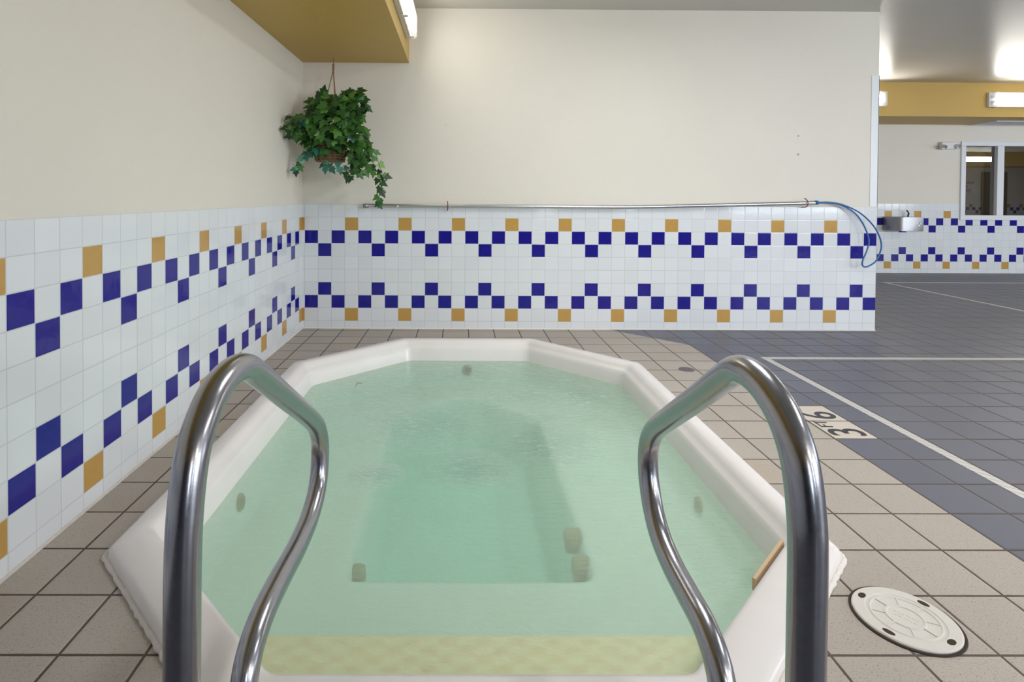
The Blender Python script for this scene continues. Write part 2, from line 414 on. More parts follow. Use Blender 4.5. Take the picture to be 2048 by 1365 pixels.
# ------------------------------------------------------------------ the spa's outlines (eight edges: outward normal, distance)
S2 = math.sqrt(.5)
EDGES = [((0, -1), -1.165), ((S2, -S2), -.56 * S2), ((1, 0), 1.214), ((S2, S2), 4.995 * S2), ((0, 1), 4.428), ((-S2, S2), 4.868 * S2), ((-1, 0), 1.100), ((-S2, -S2), -.676 * S2)]
def ring(edges, off, z, rad, K=7, Mid=6):
    """rounded polygon, every edge moved inward by off[i]; always the same number of points"""
    n = len(edges); L = [(e[0], e[1] - off[i]) for i, e in enumerate(edges)]; P = []
    for i in range(n):
        (a, c), (b, d) = L[i], L[(i + 1) % n]
        det = a[0] * b[1] - a[1] * b[0]
        P.append(Vector(((c * b[1] - a[1] * d) / det, (a[0] * d - c * b[0]) / det)))   # corner between edge i and i+1
    out = []
    for i in range(n):
        p0, p1, p2 = P[i - 1], P[i], P[(i + 1) % n]
        u = (p0 - p1).normalized(); v = (p2 - p1).normalized(); ang = u.angle(v)
        dd = min(rad / math.tan(ang / 2), .45 * (p0 - p1).length, .45 * (p2 - p1).length)
        s0, s1 = p1 + u * dd, p1 + v * dd
        for k in range(K + 1):
            t = k / K; q = (1 - t) ** 2 * s0 + 2 * t * (1 - t) * p1 + t * t * s1; out.append((q.x, q.y, z))
        pn = P[(i + 1) % n]; pn2 = P[(i + 2) % n]
        u2 = (p1 - pn).normalized(); v2 = (pn2 - pn).normalized(); ang2 = u2.angle(v2)
        d2 = min(rad / math.tan(ang2 / 2), .45 * (p1 - pn).length, .45 * (pn2 - pn).length)
        e1 = pn + u2 * d2
        for k in range(1, Mid + 1):
            q = s1.lerp(e1, k / (Mid + 1)); out.append((q.x, q.y, z))
    return out
def offs(side, near): return [near, near, side, side, side, side, side, near]

# ------------------------------------------------------------------ room shell
def floor():
    bm = bmesh.new(); vs = []
    def chain(pts):
        v = [bm.verts.new(p) for p in pts]
        for i in range(len(v)): bm.edges.new((v[i], v[(i + 1) % len(v)]))
    chain([(XL - .1, YN - .1, 0), (XR + .1, YN - .1, 0), (XR + .1, YF + .1, 0), (XL - .1, YF + .1, 0)])
    chain(ring(EDGES, [.01] * 8, 0, .05))
    bmesh.ops.triangle_fill(bm, use_beauty=True, use_dissolve=False, edges=bm.edges[:])
    for f in bm.faces:
        if f.normal.z < 0: f.normal_flip()
    me = bpy.data.meshes.new('floor'); bm.to_mesh(me); bm.free(); me.materials.append(M['floor'])
    o = bpy.data.objects.new('floor', me); C.objects.link(o); tag(o, kind='structure')
floor()
def struct(name, mb, m, bevel=0, **k): return tag(mb.build(name, m, bevel=bevel, **k), kind='structure')
b = MB(); b.box(XL - .15, XL, YN, YF, BZ, ZC); wl = struct('wall_left', b, M['wall'])
b = MB(); b.box(XL - .15, XL, YN, YB + .2, -.02, BZ); b.build('tile_wainscot', M['tile_left'], wl)
b = MB(); b.box(XL, XE, YB, YB + .16, BZ, ZC); wb = struct('wall_back', b, M['wall'])
b = MB(); b.box(XL, XE, YB - .004, YB + .16, -.02, BZ); b.build('tile_wainscot', M['tile_back'], wb)
b = MB(); b.box(XE - .16, XE - .001, YB + .16, YF, 0, ZC); struct('wall_return', b, M['wall'])
# far wall with its window opening
WX0, WX1, WX2, WX3, WZ0, WZ1 = 7.63, 8.235, 8.84, 8.84, .816, 2.015
b = MB()
b.box(XE - .2, WX0, YF, YF + .15, BZ, ZC); b.box(WX3, XR, YF, YF + .15, BZ, ZC); b.box(WX0, WX3, YF, YF + .15, WZ1, ZC)
wf = struct('wall_far', b, M['wall'])
b = MB()
b.box(XE - .2, WX0, YF - .004, YF + .15, -.02, BZ); b.box(WX3, XR, YF - .004, YF + .15, -.02, BZ); b.box(WX0, WX3, YF - .004, YF + .15, -.02, WZ0)
b.build('tile_wainscot', M['tile_far'], wf)
# front wall behind the camera, with daylight windows
XM = 5.2
b = MB(); xs = XL - .15
for a, c in FRONT_WINDOWS[:2]:
    b.box(xs, a, YN - .15, YN, -.02, ZC); b.box(a, c, YN - .15, YN, 2.25, ZC); b.box(a, c, YN - .15, YN, -.02, .75); xs = c
b.box(xs, XM, YN - .15, YN, -.02, ZC)
struct('wall_near', b, paint('rail_reflection_blue', srgb(44, 50, 78)))  # dark blue invented for what the steel rails mirror
b = MB(); xs = XM
for a, c in FRONT_WINDOWS[2:]:
    b.box(xs, a, YN - .15, YN, BZ, ZC); b.box(a, c, YN - .15, YN, 2.25, ZC); xs = c
b.box(xs, XR, YN - .15, YN, BZ, ZC)
wn = struct('wall_front', b, M['wall'])
b = MB(); xs = XM
for a, c in FRONT_WINDOWS[2:]:
    b.box(xs, a, YN - .15, YN + .004, -.02, BZ); b.box(a, c, YN - .15, YN + .004, -.02, .75); xs = c
b.box(xs, XR, YN - .15, YN + .004, -.02, BZ)
b.build('tile_wainscot', M['tile_plain'], wn)
b = MB(); b.box(XR, XR + .15, YN, YF, 2.25, ZC); b.box(XR, XR + .15, YN, YF, 0, .75); b.box(XR, XR + .15, YN, 0, .75, 2.25); b.box(XR, XR + .15, 6, YF, .75, 2.25)
struct('wall_right', b, M['wall'])
b = MB(); b.box(XL - .15, XR + .15, YN - .15, YF + .15, ZC, ZC + .1); struct('ceiling', b, M['ceil'])
b = MB(); b.box(XL, XS, YN + .9, YB, ZS, ZC); struct('trim_1', b, M['ochre'])
b = MB(); b.box(XE, XR, YS, YF, ZS, ZC); struct('trim_2', b, M['ochre'])
b = MB(); b.box(XL, XR, YN, YN + .9, ZS, ZC); struct('trim_3', b, M['ochre'])
# white corner guard on the free end of the back wall
b = MB(); b.box(XE - .062, XE + .003, YB - .004, YB + .002, BZ + .006, 2.19); b.box(XE - .001, XE + .004, YB - .004, YB + .066, BZ + .006, 2.19)
struct('trim_4', b, M['trimw'])
# white border strips let into the slate floor
b = MB(); b.box(2.150, XR, 4.006, 4.052, -.01, .0015); struct('trim_5', b, M['strip'])
b = MB(); b.box(2.150, 2.199, YN, 4.006, -.01, .0015); struct('trim_6', b, M['strip'])
b = MB(); b.box(5.72, XR, 7.66, 7.705, -.01, .0015); struct('trim_7', b, M['strip'])
b = MB(); b.box(5.72, 5.765, 4.052, 7.66, -.01, .0015); struct('trim_8', b, M['strip'])
# caulk bead along the foot of the tiles
b = MB(); b.tube([(XL + .002, YN, .002), (XL + .002, YB - .006, .002), (XE, YB - .006, .002)], .007, 8); struct('baseboard_left', b, M['caulk'])

# ------------------------------------------------------------------ far window
def window(name, x0, x1, y, z0, z1, n, m_glass, thick=.07, fw=.072, face=-1):
    b = MB(); y0, y1 = (y - .022, y + .1) if face < 0 else (y - .1, y + .022)
    b.box(x0, x1, y0, y1, z1 - fw, z1); b.box(x0, x1, y0, y1, z0, z0 + fw)
    b.box(x0, x0 + fw, y0, y1, z0 + fw, z1 - fw); b.box(x1 - fw, x1, y0, y1, z0 + fw, z1 - fw)
    wv = (x1 - x0) / n
    for i in range(1, n): b.box(x0 + i * wv - fw * .72, x0 + i * wv + fw * .72, y0, y1, z0 + fw, z1 - fw)
    o = tag(b.build(name, M['white_metal'], bevel=.004), kind='structure')
    for i in range(n):
        g = MB(); a = x0 + fw if i == 0 else x0 + i * wv + fw * .72; c = x1 - fw if i == n - 1 else x0 + (i + 1) * wv - fw * .72
        yy = y + .03 * -face; g.box(a, c, yy, yy + .006, z0 + fw, z1 - fw); g.build('pane', m_glass, o)
    return o
window('window_1', WX0, WX3, YF, WZ0, WZ1, 2, M['glass'])
# the room behind the far window, with an added fill light
dk = simple('dim_room_paint', srgb(150, 136, 112), .7)
b = MB(); y0, y1 = YF + .15, YF + 2.4; x0, x1 = 7.0, 12.6
b.add([(x0, y0, 0), (x1, y0, 0), (x1, y1, 0), (x0, y1, 0), (x0, y0, ZC), (x1, y0, ZC), (x1, y1, ZC), (x0, y1, ZC)],
      [(0, 1, 2, 3), (4, 7, 6, 5), (1, 5, 6, 2), (2, 6, 7, 3), (3, 7, 4, 0)])
struct('wall_office', b, dk)
area_light('office_fill', (9.6, YF + 1.3, ZC - .05), (0, 0, -1), 1.2, .3, 9, WARM)  # unseen fill, added to lift the window panes
b = MB(); b.box(10.2, 10.95, y1 - .05, y1 - .002, 0, 2.05); dr = struct('door_2', b, simple('brown_door', srgb(96, 76, 56), .5))
for i, (a, c) in enumerate(FRONT_WINDOWS): window('window_%d' % (i + 2), a, c, YN, .75, 2.25, 1 if c - a < 1 else 2, M['glass_clear'], face=1)

# ------------------------------------------------------------------ spa
spa = thing('hot_tub', 'white octagonal sunken hot tub full of green water beside the tiled wall', 'hot tub', (.057, 2.8, 0))
LV = [(.0, .0, -.03, .05), (.0, .0, .006, .05), (.006, .006, .028, .05), (.022, .022, .040, .05), (.070, .120, .041, .055), (.086, .136, .036, .06),
      (.100, .143, .018, .065), (.110, .147, .004, .07), (.122, .151, -.004, .075), (.129, .154, -.012, .08), (.134, .158, -.03, .085), (.148, .175, -.10, .09), (.165, .20, -.225, .10), (.18, .215, -.255, .10), (.205, .24, -.268, .10)]
rings = [ring(EDGES, offs(a, c), z, r) for a, c, z, r in LV]
WELL = [((0, -1), -2.075), ((S2, -S2), (.50 - 2.075 - .03) * S2), ((1, 0), .505), ((S2, S2), (.505 + 3.93 - .34) * S2), ((0, 1), 3.93), ((-S2, S2), (.415 + 3.93 - .34) * S2), ((-1, 0), .415), ((-S2, -S2), (.415 - 2.075 - .03) * S2)]
wl_ = [ring(WELL, [o] * 8, z, r) for o, z, r in ((-.03, -.268, .12), (-.008, -.272, .11), (.004, -.286, .1), (.015, -.33, .1), (.06, -.56, .1), (.085, -.60, .1), (.14, -.61, .1))]
b = MB(); b.loops(rings + wl_, True, False, True, True)
shell = b.build('tub_shell', M['gel'], spa)
shell.data.set_sharp_from_angle(angle=math.radians(75))
# shallow entry step at the near end
b = MB(); pts = [(-.60, 1.645), (.70, 1.645), (.70, 1.60), (.52, 1.36), (-.42, 1.36), (-.60, 1.60)]
b.loops([[(x, y, -.26) for x, y in pts], [(x, y, -.135) for x, y in pts]], True, True, True, False)
st = b.build('entry_step', M['tread'], spa, bevel=.012, seg=3); tag(st, 'yellowish patterned entry step under water')
# caulk bead round the foot of the rim
random.seed(4)
cb = ring(EDGES, [-.004] * 8, .004, .05, 7, 40); N_ = len(cb)
b = MB(); b.tube([(x + random.uniform(-.002, .002), y + random.uniform(-.002, .002), z) for x, y, z in cb], [random.uniform(.006, .0105) for _ in cb], 8, closed=True)
tag(b.build('caulk_bead', M['caulk'], spa), 'rough white caulk along the foot of the rim')
def jet(c, axis, r=.036):
    b = MB(); b.disc_lathe([(r, -.01), (r, .008), (r * .86, .014), (r * .6, .012), (r * .5, .004)], c, axis, 28, False, False)
    j = b.build('jet', M['jet'], spa); b = MB(); b.disc_lathe([(r * .5, .0), (r * .5, .004), (r * .18, .010)], c, axis, 20, True, True)
    b.build('jet_nozzle', M['jethole'], j)
jet((-.942, 2.45, -.187), (1, 0, .08)); jet((1.056, 2.47, -.204), (-1, 0, .08)); jet((.065, 4.268, -.165), (0, -1, .08)); jet((.815, 3.975, -.19), (-S2, -S2, .08)); jet((-.70, 3.96, -.19), (S2, -S2, .08))
def suction(c, axis):
    b = MB(); n = 64; q = Vector((0, 0, 1)).rotation_difference(Vector(axis)); c = Vector(c); L = []
    for r, h, a in ((.047, -.02, .0), (.047, -.012, .0), (.047, -.011, .0035), (.047, .028, .0035), (.046, .031, .0), (.042, .042, .0), (.02, .046, .0)):
        L.append([c + q @ Vector(((r - a * (k % 4 < 2)) * math.cos(2 * PI * k / n), (r - a * (k % 4 < 2)) * math.sin(2 * PI * k / n), h)) for k in range(n)])
    b.loops(L, True, False, True, False); b.build('suction_cover', M['jet'], spa)
suction((-.405, 2.20, -.345), (1, 0, 0)); suction((.493, 2.205, -.318), (-1, 0, 0)); suction((.49, 2.36, -.296), (-1, 0, 0))
# skimmer flap on the near right corner
d = Vector((S2, S2, 0)); nrm = Vector((-S2, S2, 0)); c0 = Vector((.889, 1.679, 0)); c1 = Vector((1.082, 1.872, 0)); n_ = Vector((-(c1 - c0).y, (c1 - c0).x, 0)).normalized()
b = MB(); v = []
for z, s in ((-.035, .0), (.003, .0)):
    for p in (c0, c1):
        for t in (0, .012): v.append(p + n_ * (s + t) + Vector((0, 0, z)))
b.add(v, [(0, 1, 3, 2), (4, 6, 7, 5), (0, 4, 5, 1), (2, 3, 7, 6), (1, 5, 7, 3), (0, 2, 6, 4)])
tag(b.build('skimmer_flap', M['weir'], spa, bevel=.002), 'thin beige flap standing in the skimmer mouth')
# the water
top = ring(EDGES, offs(.146, .172), -.10, .09); bot = [(x, y, -.63) for x, y, z in top]
b = MB(); b.loops([top, bot], True, True, True, False)
wt = b.build('spa_water', M['water']); tag(wt, 'pale green swirling water filling the white hot tub', 'water', kind='stuff')

# ------------------------------------------------------------------ hand rails
def rail(name, X, path, label):
    t = thing(name, label, 'handrail', (X, path[0][0], 0), 'bent steel handrails of the hot tub')
    P = catmull([(X, y, z) for y, z in path], 6)
    b = MB(); b.tube(P, .0248, 32); b.build('bent_tube', M['steel'], t)
    for y in (path[0][0], path[-1][0]):
        b = MB(); b.disc_lathe([(.052, .0), (.052, .006), (.045, .014), (.028, .018), (.0255, .02)], (X, y, 0), (0, 0, 1), 36); b.build('floor_flange', M['steel_dull'], t)
LEFT_PATH = [(.800, 0), (.800, .25), (.803, .50), (.806, .615), (.814, .690), (.834, .756), (.867, .797), (.918, .827), (.985, .836), (1.045, .824), (1.105, .793), (1.275, .689), (1.497, .553), (1.580, .486), (1.606, .415), (1.580, .335), (1.499, .294), (1.379, .286), (1.239, .298), (1.130, .300), (1.060, .276), (1.030, .225), (1.020, .13), (1.018, 0)]
RIGHT_PATH = [(.775, 0), (.775, .25), (.774, .50), (.774, .640), (.778, .700), (.795, .768), (.828, .812), (.872, .838), (.925, .850), (.976, .844), (1.027, .815), (1.115, .754), (1.287, .640), (1.385, .572), (1.428, .516), (1.432, .450), (1.400, .383), (1.342, .337), (1.262, .317), (1.172, .312), (1.092, .308), (1.035, .280), (1.008, .225), (1.000, .13), (.998, 0)]
rail('handrail', -.39, LEFT_PATH, 'bent stainless handrail between the hot tub and the tiled left wall')
rail('handrail', .48, RIGHT_PATH, 'bent stainless handrail beside the round cream floor cover and the depth marker')

# ------------------------------------------------------------------ depth marker tiles with their print
def text_mesh(txt, size, m, name, parent, mat, align='CENTER', depth=.0012, bold=0):
    cu = bpy.data.curves.new('print', 'FONT'); cu.body = txt; cu.size = size; cu.align_x = align; cu.align_y = 'CENTER'; cu.extrude = depth; cu.offset = bold
    o = bpy.data.objects.new('print', cu); C.objects.link(o)
    me = bpy.data.meshes.new_from_object(o.evaluated_get(bpy.context.evaluated_depsgraph_get()))
    bpy.data.objects.remove(o); bpy.data.curves.remove(cu)
    me.name = name; me.transform(m); me.materials.clear(); me.materials.append(mat)
    r = bpy.data.objects.new(name, me); C.objects.link(r); r.parent = parent; return r
def marker(j, prints, label):
    x0 = FX0 + 14 * T + .006; y0 = FY0 + j * T + .006; s = T - .012
    t = thing('depth_marker_tile', label, 'floor tile', (x0 + s / 2, y0 + s / 2, 0), 'depth marker tiles')
    b = MB(); b.box(x0, x0 + s, y0, y0 + s, -.008, .0022); b.build('tile', M['marker'], t, bevel=.0015)
    for txt, u, v, size, sx, bold in prints:      # u along +Y, v along -X, from the middle of the tile
        m = Matrix.Translation((-v, u, .0026)) @ Matrix.Rotation(PI / 2, 4, 'Z') @ Matrix.Diagonal((sx, 1, 1, 1))
        text_mesh(txt, size, m, 'numeral' if txt.isdigit() else 'lettering', t, M['black'], bold=bold)
marker(6, [('3', -.034, -.004, .235, .95, .001), ('FT', .064, .052, .088, .9, .0)], 'cream floor tile printed with a black 3 FT, set in the slate floor')
marker(7, [('6', -.034, -.006, .235, .95, .001), ("'", .030, .078, .13, .8, .0)], 'cream floor tile printed with a black 6, just beyond the 3 FT tile')

# ------------------------------------------------------------------ round cover in the deck
def cover():
    cx_, cy_, R = 1.212, 1.522, .121
    t = thing('skimmer_cover', 'round cream plastic cover set in the beige floor beside the hot tub', 'cover', (cx_, cy_, 0))
    b = MB(); b.disc_lathe([(R + .007, -.01), (R + .007, .003), (R + .0015, .0035), (R + .0005, -.004), (R - .003, -.004)], (cx_, cy_, 0), n=72); tag(b.build('collar', M['dark'], t), 'dark gap ring around the cover')
    b = MB(); b.disc_lathe([(R, -.006), (R, .006), (R - .003, .0085), (R - .030, .0085), (R - .033, .0062), (R - .038, .0062), (R - .041, .0085), (R - .0435, .0085), (R - .046, .0062), (.047, .0062), (.045, .0085), (.041, .0085), (.039, .0062), (.002, .0062)], (cx_, cy_, 0), n=72, cap1=True)
    lid = b.build('lid', M['lidmat'], t); lid.data.set_sharp_from_angle(angle=math.radians(30))
    for k in range(8):
        a = 2 * PI * (k + .5) / 8; ca, sa = math.cos(a), math.sin(a); b = MB()
        q = [Vector((cx_ + ca * r - sa * w_, cy_ + sa * r + ca * w_, 0)) for r, w_ in ((.044, -.0018), (.076, -.0018), (.076, .0018), (.044, .0018))]
        b.loops([[p + Vector((0, 0, .004)) for p in q], [p + Vector((0, 0, .0083)) for p in q]], True, False, True, False); b.build('rib', M['lidmat'], lid)
    for a in (PI * .70, PI * 1.18, PI * 1.66, PI * .16):
        b = MB(); L = []
        for z, sc_ in ((.0086, 1.0), (.0088, .9)):
            L.append([(cx_ + (R - .019 + .0085 * sc_ * math.sin(2 * PI * k / 24)) * math.cos(a + .145 * sc_ * math.cos(2 * PI * k / 24)),
                       cy_ + (R - .019 + .0085 * sc_ * math.sin(2 * PI * k / 24)) * math.sin(a + .145 * sc_ * math.cos(2 * PI * k / 24)), z) for k in range(24)])
        b.loops(L, True, False, True, True); tag(b.build('finger_slot', M['dark'], t), 'dark finger slot')
    b = MB(); random.seed(11); rot = Matrix.Rotation(-PI * .28, 3, 'Z')
    for row, n_c, h in ((.008, 9, .010), (-.008, 11, .006)):
        for k in range(n_c):
            x = (k - n_c / 2 + .5) * (.058 / n_c)
            for q in range(2):
                a = Vector((x + random.uniform(-.001, .0015), row + random.uniform(-h / 2, 0), .0066)); c = Vector((x + random.uniform(-.001, .0025), row + random.uniform(0, h / 2), .0066))
                off = Vector((cx_, cy_, 0)); b.tube([rot @ a + off, rot @ c + off], .0006, 5)
    b.build('worn_lettering', M['lidmat'], lid)
cover()
def drain():
    c = (1.505, 3.752, 0); t = thing('floor_drain', 'small round grey metal drain plate in the beige floor beyond the hot tub', 'drain', c)
    b = MB(); b.disc_lathe([(.050, -.004), (.050, .0025), (.046, .0032), (.044, .0022), (.002, .0026)], c, n=40, cap1=True); p = b.build('plate', M['drain'], t)
    b = MB(); b.disc_lathe([(.034, .0024), (.033, .0036), (.030, .0036), (.029, .0024)], c, n=40)
    b.build('raised_ring', M['drain'], p)
    for s in (-1, 1):
        b = MB(); b.disc_lathe([(.005, .0026), (.004, .0036), (.001, .0038)], (c[0] + s * .011, c[1], 0), n=14, cap1=True); b.build('screw', M['jethole'], t)
drain()

# ------------------------------------------------------------------ rescue pole on its hooks
YP = YB - .040
def at(x, y, Y):
    """the point at distance Y that was measured at (x, y) on the photograph"""
    d = R_.transposed() @ Vector(((x - 926.791) / 1144.41, 1, -(y - 410.948) / 1144.41))
    return Vector((d.x / d.y * Y, Y, 1.14055 + d.z / d.y * Y))
def pole():
    t = thing('rescue_pole', 'long silver rescue pole with blue loop hung along the top of the back wall tiles', 'pole', (1.1, YP, 1.05))
    P = [at(728, 411, YP), at(895, 412.5, YP), at(1100, 413.5, YP), at(1260, 414.3, YP), at(1420, 411, YP), at(1608, 406.5, YP), at(1634, 405.5, YP)]
    b = MB(); b.tube(catmull(P, 8), .0165, 20); tb = b.build('tube', M['alu'], t)
    b = MB(); b.tube([(-.815, YP, 1.050), (-.775, YP, 1.050)], .0185, 20); b.build('grip_end', M['steel_dull'], t)
    b = MB(); b.tube([(-.53, YP, 1.050), (-.515, YP, 1.050)], .0178, 20); b.disc_lathe([(.004, .015), (.004, .0205), (.001, .022)], (-.522, YP, 1.05), (0, -.4, 1), 10, cap1=True); b.build('lock_button', M['chrome'], t)
    b = MB(); b.tube([at(1629, 405.6, YP), at(1635, 405.5, YP), at(1638, 405.4, YP)], [.0175, .0175, .010], 20); tag(b.build('ferrule', M['blue'], t), 'blue end ferrule')
    def w(cx_, cy_, dy=0):                          # from the crop's own scale to metres on the wall plane
        return at(1540 + cx_ * .13185 + 1, 380 + cy_ * .13185, YP + dy)
    pts = [w(730, 190), w(900, 190), w(1100, 228, -.005), w(1350, 345, -.02), w(1550, 530, -.03), (w(1650, 700, -.04)), w(1683, 850, -.045), w(1650, 985, -.045), w(1590, 1090, -.045), w(1500, 1152, -.045), w(1430, 1170, -.045), w(1392, 1135, -.045), w(1402, 1060, -.045), w(1455, 940, -.04), w(1492, 800, -.035), w(1470, 670, -.03), w(1395, 500, -.025), w(1270, 345, -.02), w(1080, 235, -.005), w(900, 200), w(730, 195)]
    b = MB(); b.tube(catmull(pts, 8), .0062, 12); tag(b.build('crook_loop', M['blue'], t), 'slim blue loop at the end of the pole')
pole()
def hook(x, z, flip, label):
    t = thing('pole_hook', label, 'hook', (x, YB, z), 'red pole hooks')
    b = MB(); b.disc_lathe([(.012, 0), (.012, .004), (.006, .006)], (x, YB - .004, z), (0, -1, 0), 16, cap1=True); b.build('base', M['red'], t)
    P = []
    for k in range(17):
        a = PI * (.5 - 1.35 * k / 16)
        P.append((x + flip * .012 * math.sin(k / 16 * PI), YP + math.sin(a + PI / 2) * -.030 + .004, z + math.cos(a + PI / 2) * .030 if False else z + .032 * math.cos(PI * (k / 16) * 1.15)))
    P = [(x, YB - .004, z - .036), (x, YP + .01, z - .036), (x + flip * .006, YP - .012, z - .033), (x + flip * .011, YP - .024, z - .018), (x + flip * .012, YP - .026, z), (x + flip * .010, YP - .022, z + .018), (x + flip * .004, YP - .016, z + .032), (x - flip * .003, YP - .010, z + .040)]
    b = MB(); b.tube(catmull(P, 5), .0038, 10); b.build('wire', M['red'], t)
hook(-.103, 1.053, .25, 'small red hook holding the pole below the hanging ivy')
hook(2.925, 1.096, 1.6, 'red hook holding the pole beside its blue loop')

# ------------------------------------------------------------------ hanging ivy
def ivy():
    HX, HY = -1.010, 4.588
    t = thing('hanging_ivy', 'bushy green ivy trailing from a wicker basket hung below the ochre soffit', 'hanging plant', (HX, HY, 1.42))
    b = MB(); b.tube(catmull([(HX, HY, ZS + .01), (HX, HY, ZS - .02), (HX + .008, HY, ZS - .032), (HX, HY, ZS - .042), (HX - .008, HY, ZS - .034)], 5), .0022, 8); b.build('ceiling_hook', M['hookm'], t)
    b = MB(); b.tube([(HX, HY, ZS - .038), (HX - .004, HY, 2.165)], .0045, 8); b.tube([(HX - .004, HY, 2.185), (HX - .004, HY, 2.135)], .0095, 8); b.build('cord_knot', M['cord'], t)
    BC = Vector((-1.035, 4.588, 0))
    for a in (PI * .95, PI * .42, PI * 1.75):
        e = BC + Vector((.125 * math.cos(a), .125 * math.sin(a), 1.55)); s = Vector((HX - .004, HY, 2.14))
        b = MB(); b.tube([s.lerp(e, k / 8) for k in range(9)], .0042, 7); b.build('cord', M['cord'], t)
    b = MB(); random.seed(2)
    for k in range(7):
        z = 1.415 + k * .021; r = .105 + .004 * k
        b.tube([(BC.x + r * math.cos(2 * PI * i / 36), BC.y + r * math.sin(2 * PI * i / 36), z + .004 * math.sin(i * PI)) for i in range(36)], .0105, 7, closed=True)
    for i in range(18):
        a = 2 * PI * i / 18; b.tube([(BC.x + (.106 + .028 * s) * math.cos(a), BC.y + (.106 + .028 * s) * math.sin(a), 1.405 + .15 * s) for s in (0, .33, .66, 1)], .008, 6)
    b.disc_lathe([(.11, 1.41), (.001, 1.412)], (BC.x, BC.y, 0), n=24, cap1=True)
    b.build('basket', M['basket'], t)
    # ivy leaf outline, five lobes (unit length, stem at the origin, tip at +y)
    half = [(0, 0), (.20, -.12), (.46, -.10), (.40, .12), (.56, .34), (.27, .42), (.20, .62), (0, 1.0)]
    outl = half + [(-x, y) for x, y in half[-2:0:-1]]
    V = []; Fc = []; tone = []
    def leaf(p, direction, normal, size, tn):
        d_ = Vector(direction).normalized(); n_ = Vector(normal); n_ = n_ - d_ * n_.dot(d_)
        n_ = n_.normalized() if n_.length > 1e-4 else d_.orthogonal().normalized(); s_ = d_.cross(n_)
        base = len(V); cup = random.uniform(.1, .3)
        V.append(p + d_ * size * .30 - n_ * size * .02); tone.append(tn)
        for x, y in outl:
            V.append(p + s_ * x * size + d_ * y * size + n_ * size * (-cup * (abs(x) * .8 + y * y * .35))); tone.append(min(1, tn + .0))
        m_ = len(outl)
        for i in range(m_): Fc.append((base, base + 1 + i, base + 1 + (i + 1) % m_))
    stems = MB()
    pxw = at
    random.seed(7)
    def tone_pick(teal=.06):
        return random.uniform(.83, .99) if random.random() < teal else min(.8, max(0, random.gauss(.37, .25)))
    # the bushy body: leaves on an irregular shell of lumps, facing outward and drooping
    lumps = [((668, 240), 4.44, .17, .14, 50), ((664, 212), 4.60, .13, .07, 22), ((668, 232), 4.56, .20, .155, 70), ((705, 205), 4.56, .115, .105, 44), ((640, 216), 4.58, .085, .11, 26), ((628, 268), 4.50, .12, .12, 40), ((690, 268), 4.46, .145, .13, 60), ((655, 285), 4.44, .12, .09, 34), ((718, 300), 4.50, .075, .09, 26), ((725, 330), 4.50, .07, .07, 20), ((608, 248), 4.45, .075, .07, 18)]
    for (c, Y, rx, rz, n_) in lumps:
        cc = pxw(c[0], c[1], Y)
        for _ in range(int(n_ * 1.25)):
            while True:
                q = Vector((random.gauss(0, 1), random.gauss(0, 1), random.gauss(0, 1))).normalized()
                if q.y < .45: break
            r = random.uniform(.72, 1.04)
            p = cc + Vector((q.x * rx * r, q.y * .13 * r, q.z * rz * r))
            if p.x < XL + .05 or p.y > YB - .05: continue
            dr_ = Vector((q.x * .8 + random.uniform(-.7, .7), q.y * .6 + random.uniform(-.6, .2), q.z * .3 - .75 + random.uniform(-.4, .5)))
            nr = Vector((q.x * .5 + random.uniform(-.5, .5), -1.0, .35 + random.uniform(-.4, .6)))
            leaf(p, dr_, nr, random.uniform(.05, .088), tone_pick(.035))
    # trailing vines, each a stem with leaves
    vines = [([(700, 300, 4.5), (728, 318, 4.48), (745, 340, 4.48), (757, 355, 4.48), (762, 378, 4.5), (757, 398, 4.52), (757, 410, 4.55)], 15, .058, 0),
             ([(700, 290, 4.45), (738, 292, 4.45), (752, 312, 4.46), (764, 345, 4.48), (768, 352, 4.48)], 11, .056, 0),
             ([(690, 300, 4.42), (708, 325, 4.40), (716, 343, 4.40), (700, 350, 4.4), (694, 352, 4.4)], 9, .055, 0),
             ([(640, 230, 4.5), (610, 232, 4.42), (590, 236, 4.33), (577, 228, 4.26)], 9, .062, 0),
             ([(640, 255, 4.5), (600, 250, 4.38), (585, 254, 4.30), (574, 256, 4.26)], 8, .062, 0),
             ([(630, 262, 4.5), (604, 268, 4.40), (590, 266, 4.34), (582, 272, 4.32)], 6, .055, 0),
             ([(640, 300, 4.45), (615, 305, 4.42), (603, 320, 4.41), (596, 335, 4.41), (590, 340, 4.40)], 13, .045, .75),
             ([(650, 318, 4.44), (648, 330, 4.42), (655, 335, 4.42), (672, 332, 4.42), (690, 338, 4.43)], 9, .05, .9),
             ([(655, 205, 4.58), (648, 190, 4.58), (640, 183, 4.57), (652, 195, 4.55)], 8, .065, 0),
             ([(690, 200, 4.56), (694, 186, 4.55), (712, 190, 4.55), (728, 200, 4.56), (732, 225, 4.56)], 12, .062, 0),
             ([(700, 250, 4.5), (722, 262, 4.5), (738, 266, 4.5)], 6, .05, 0)]
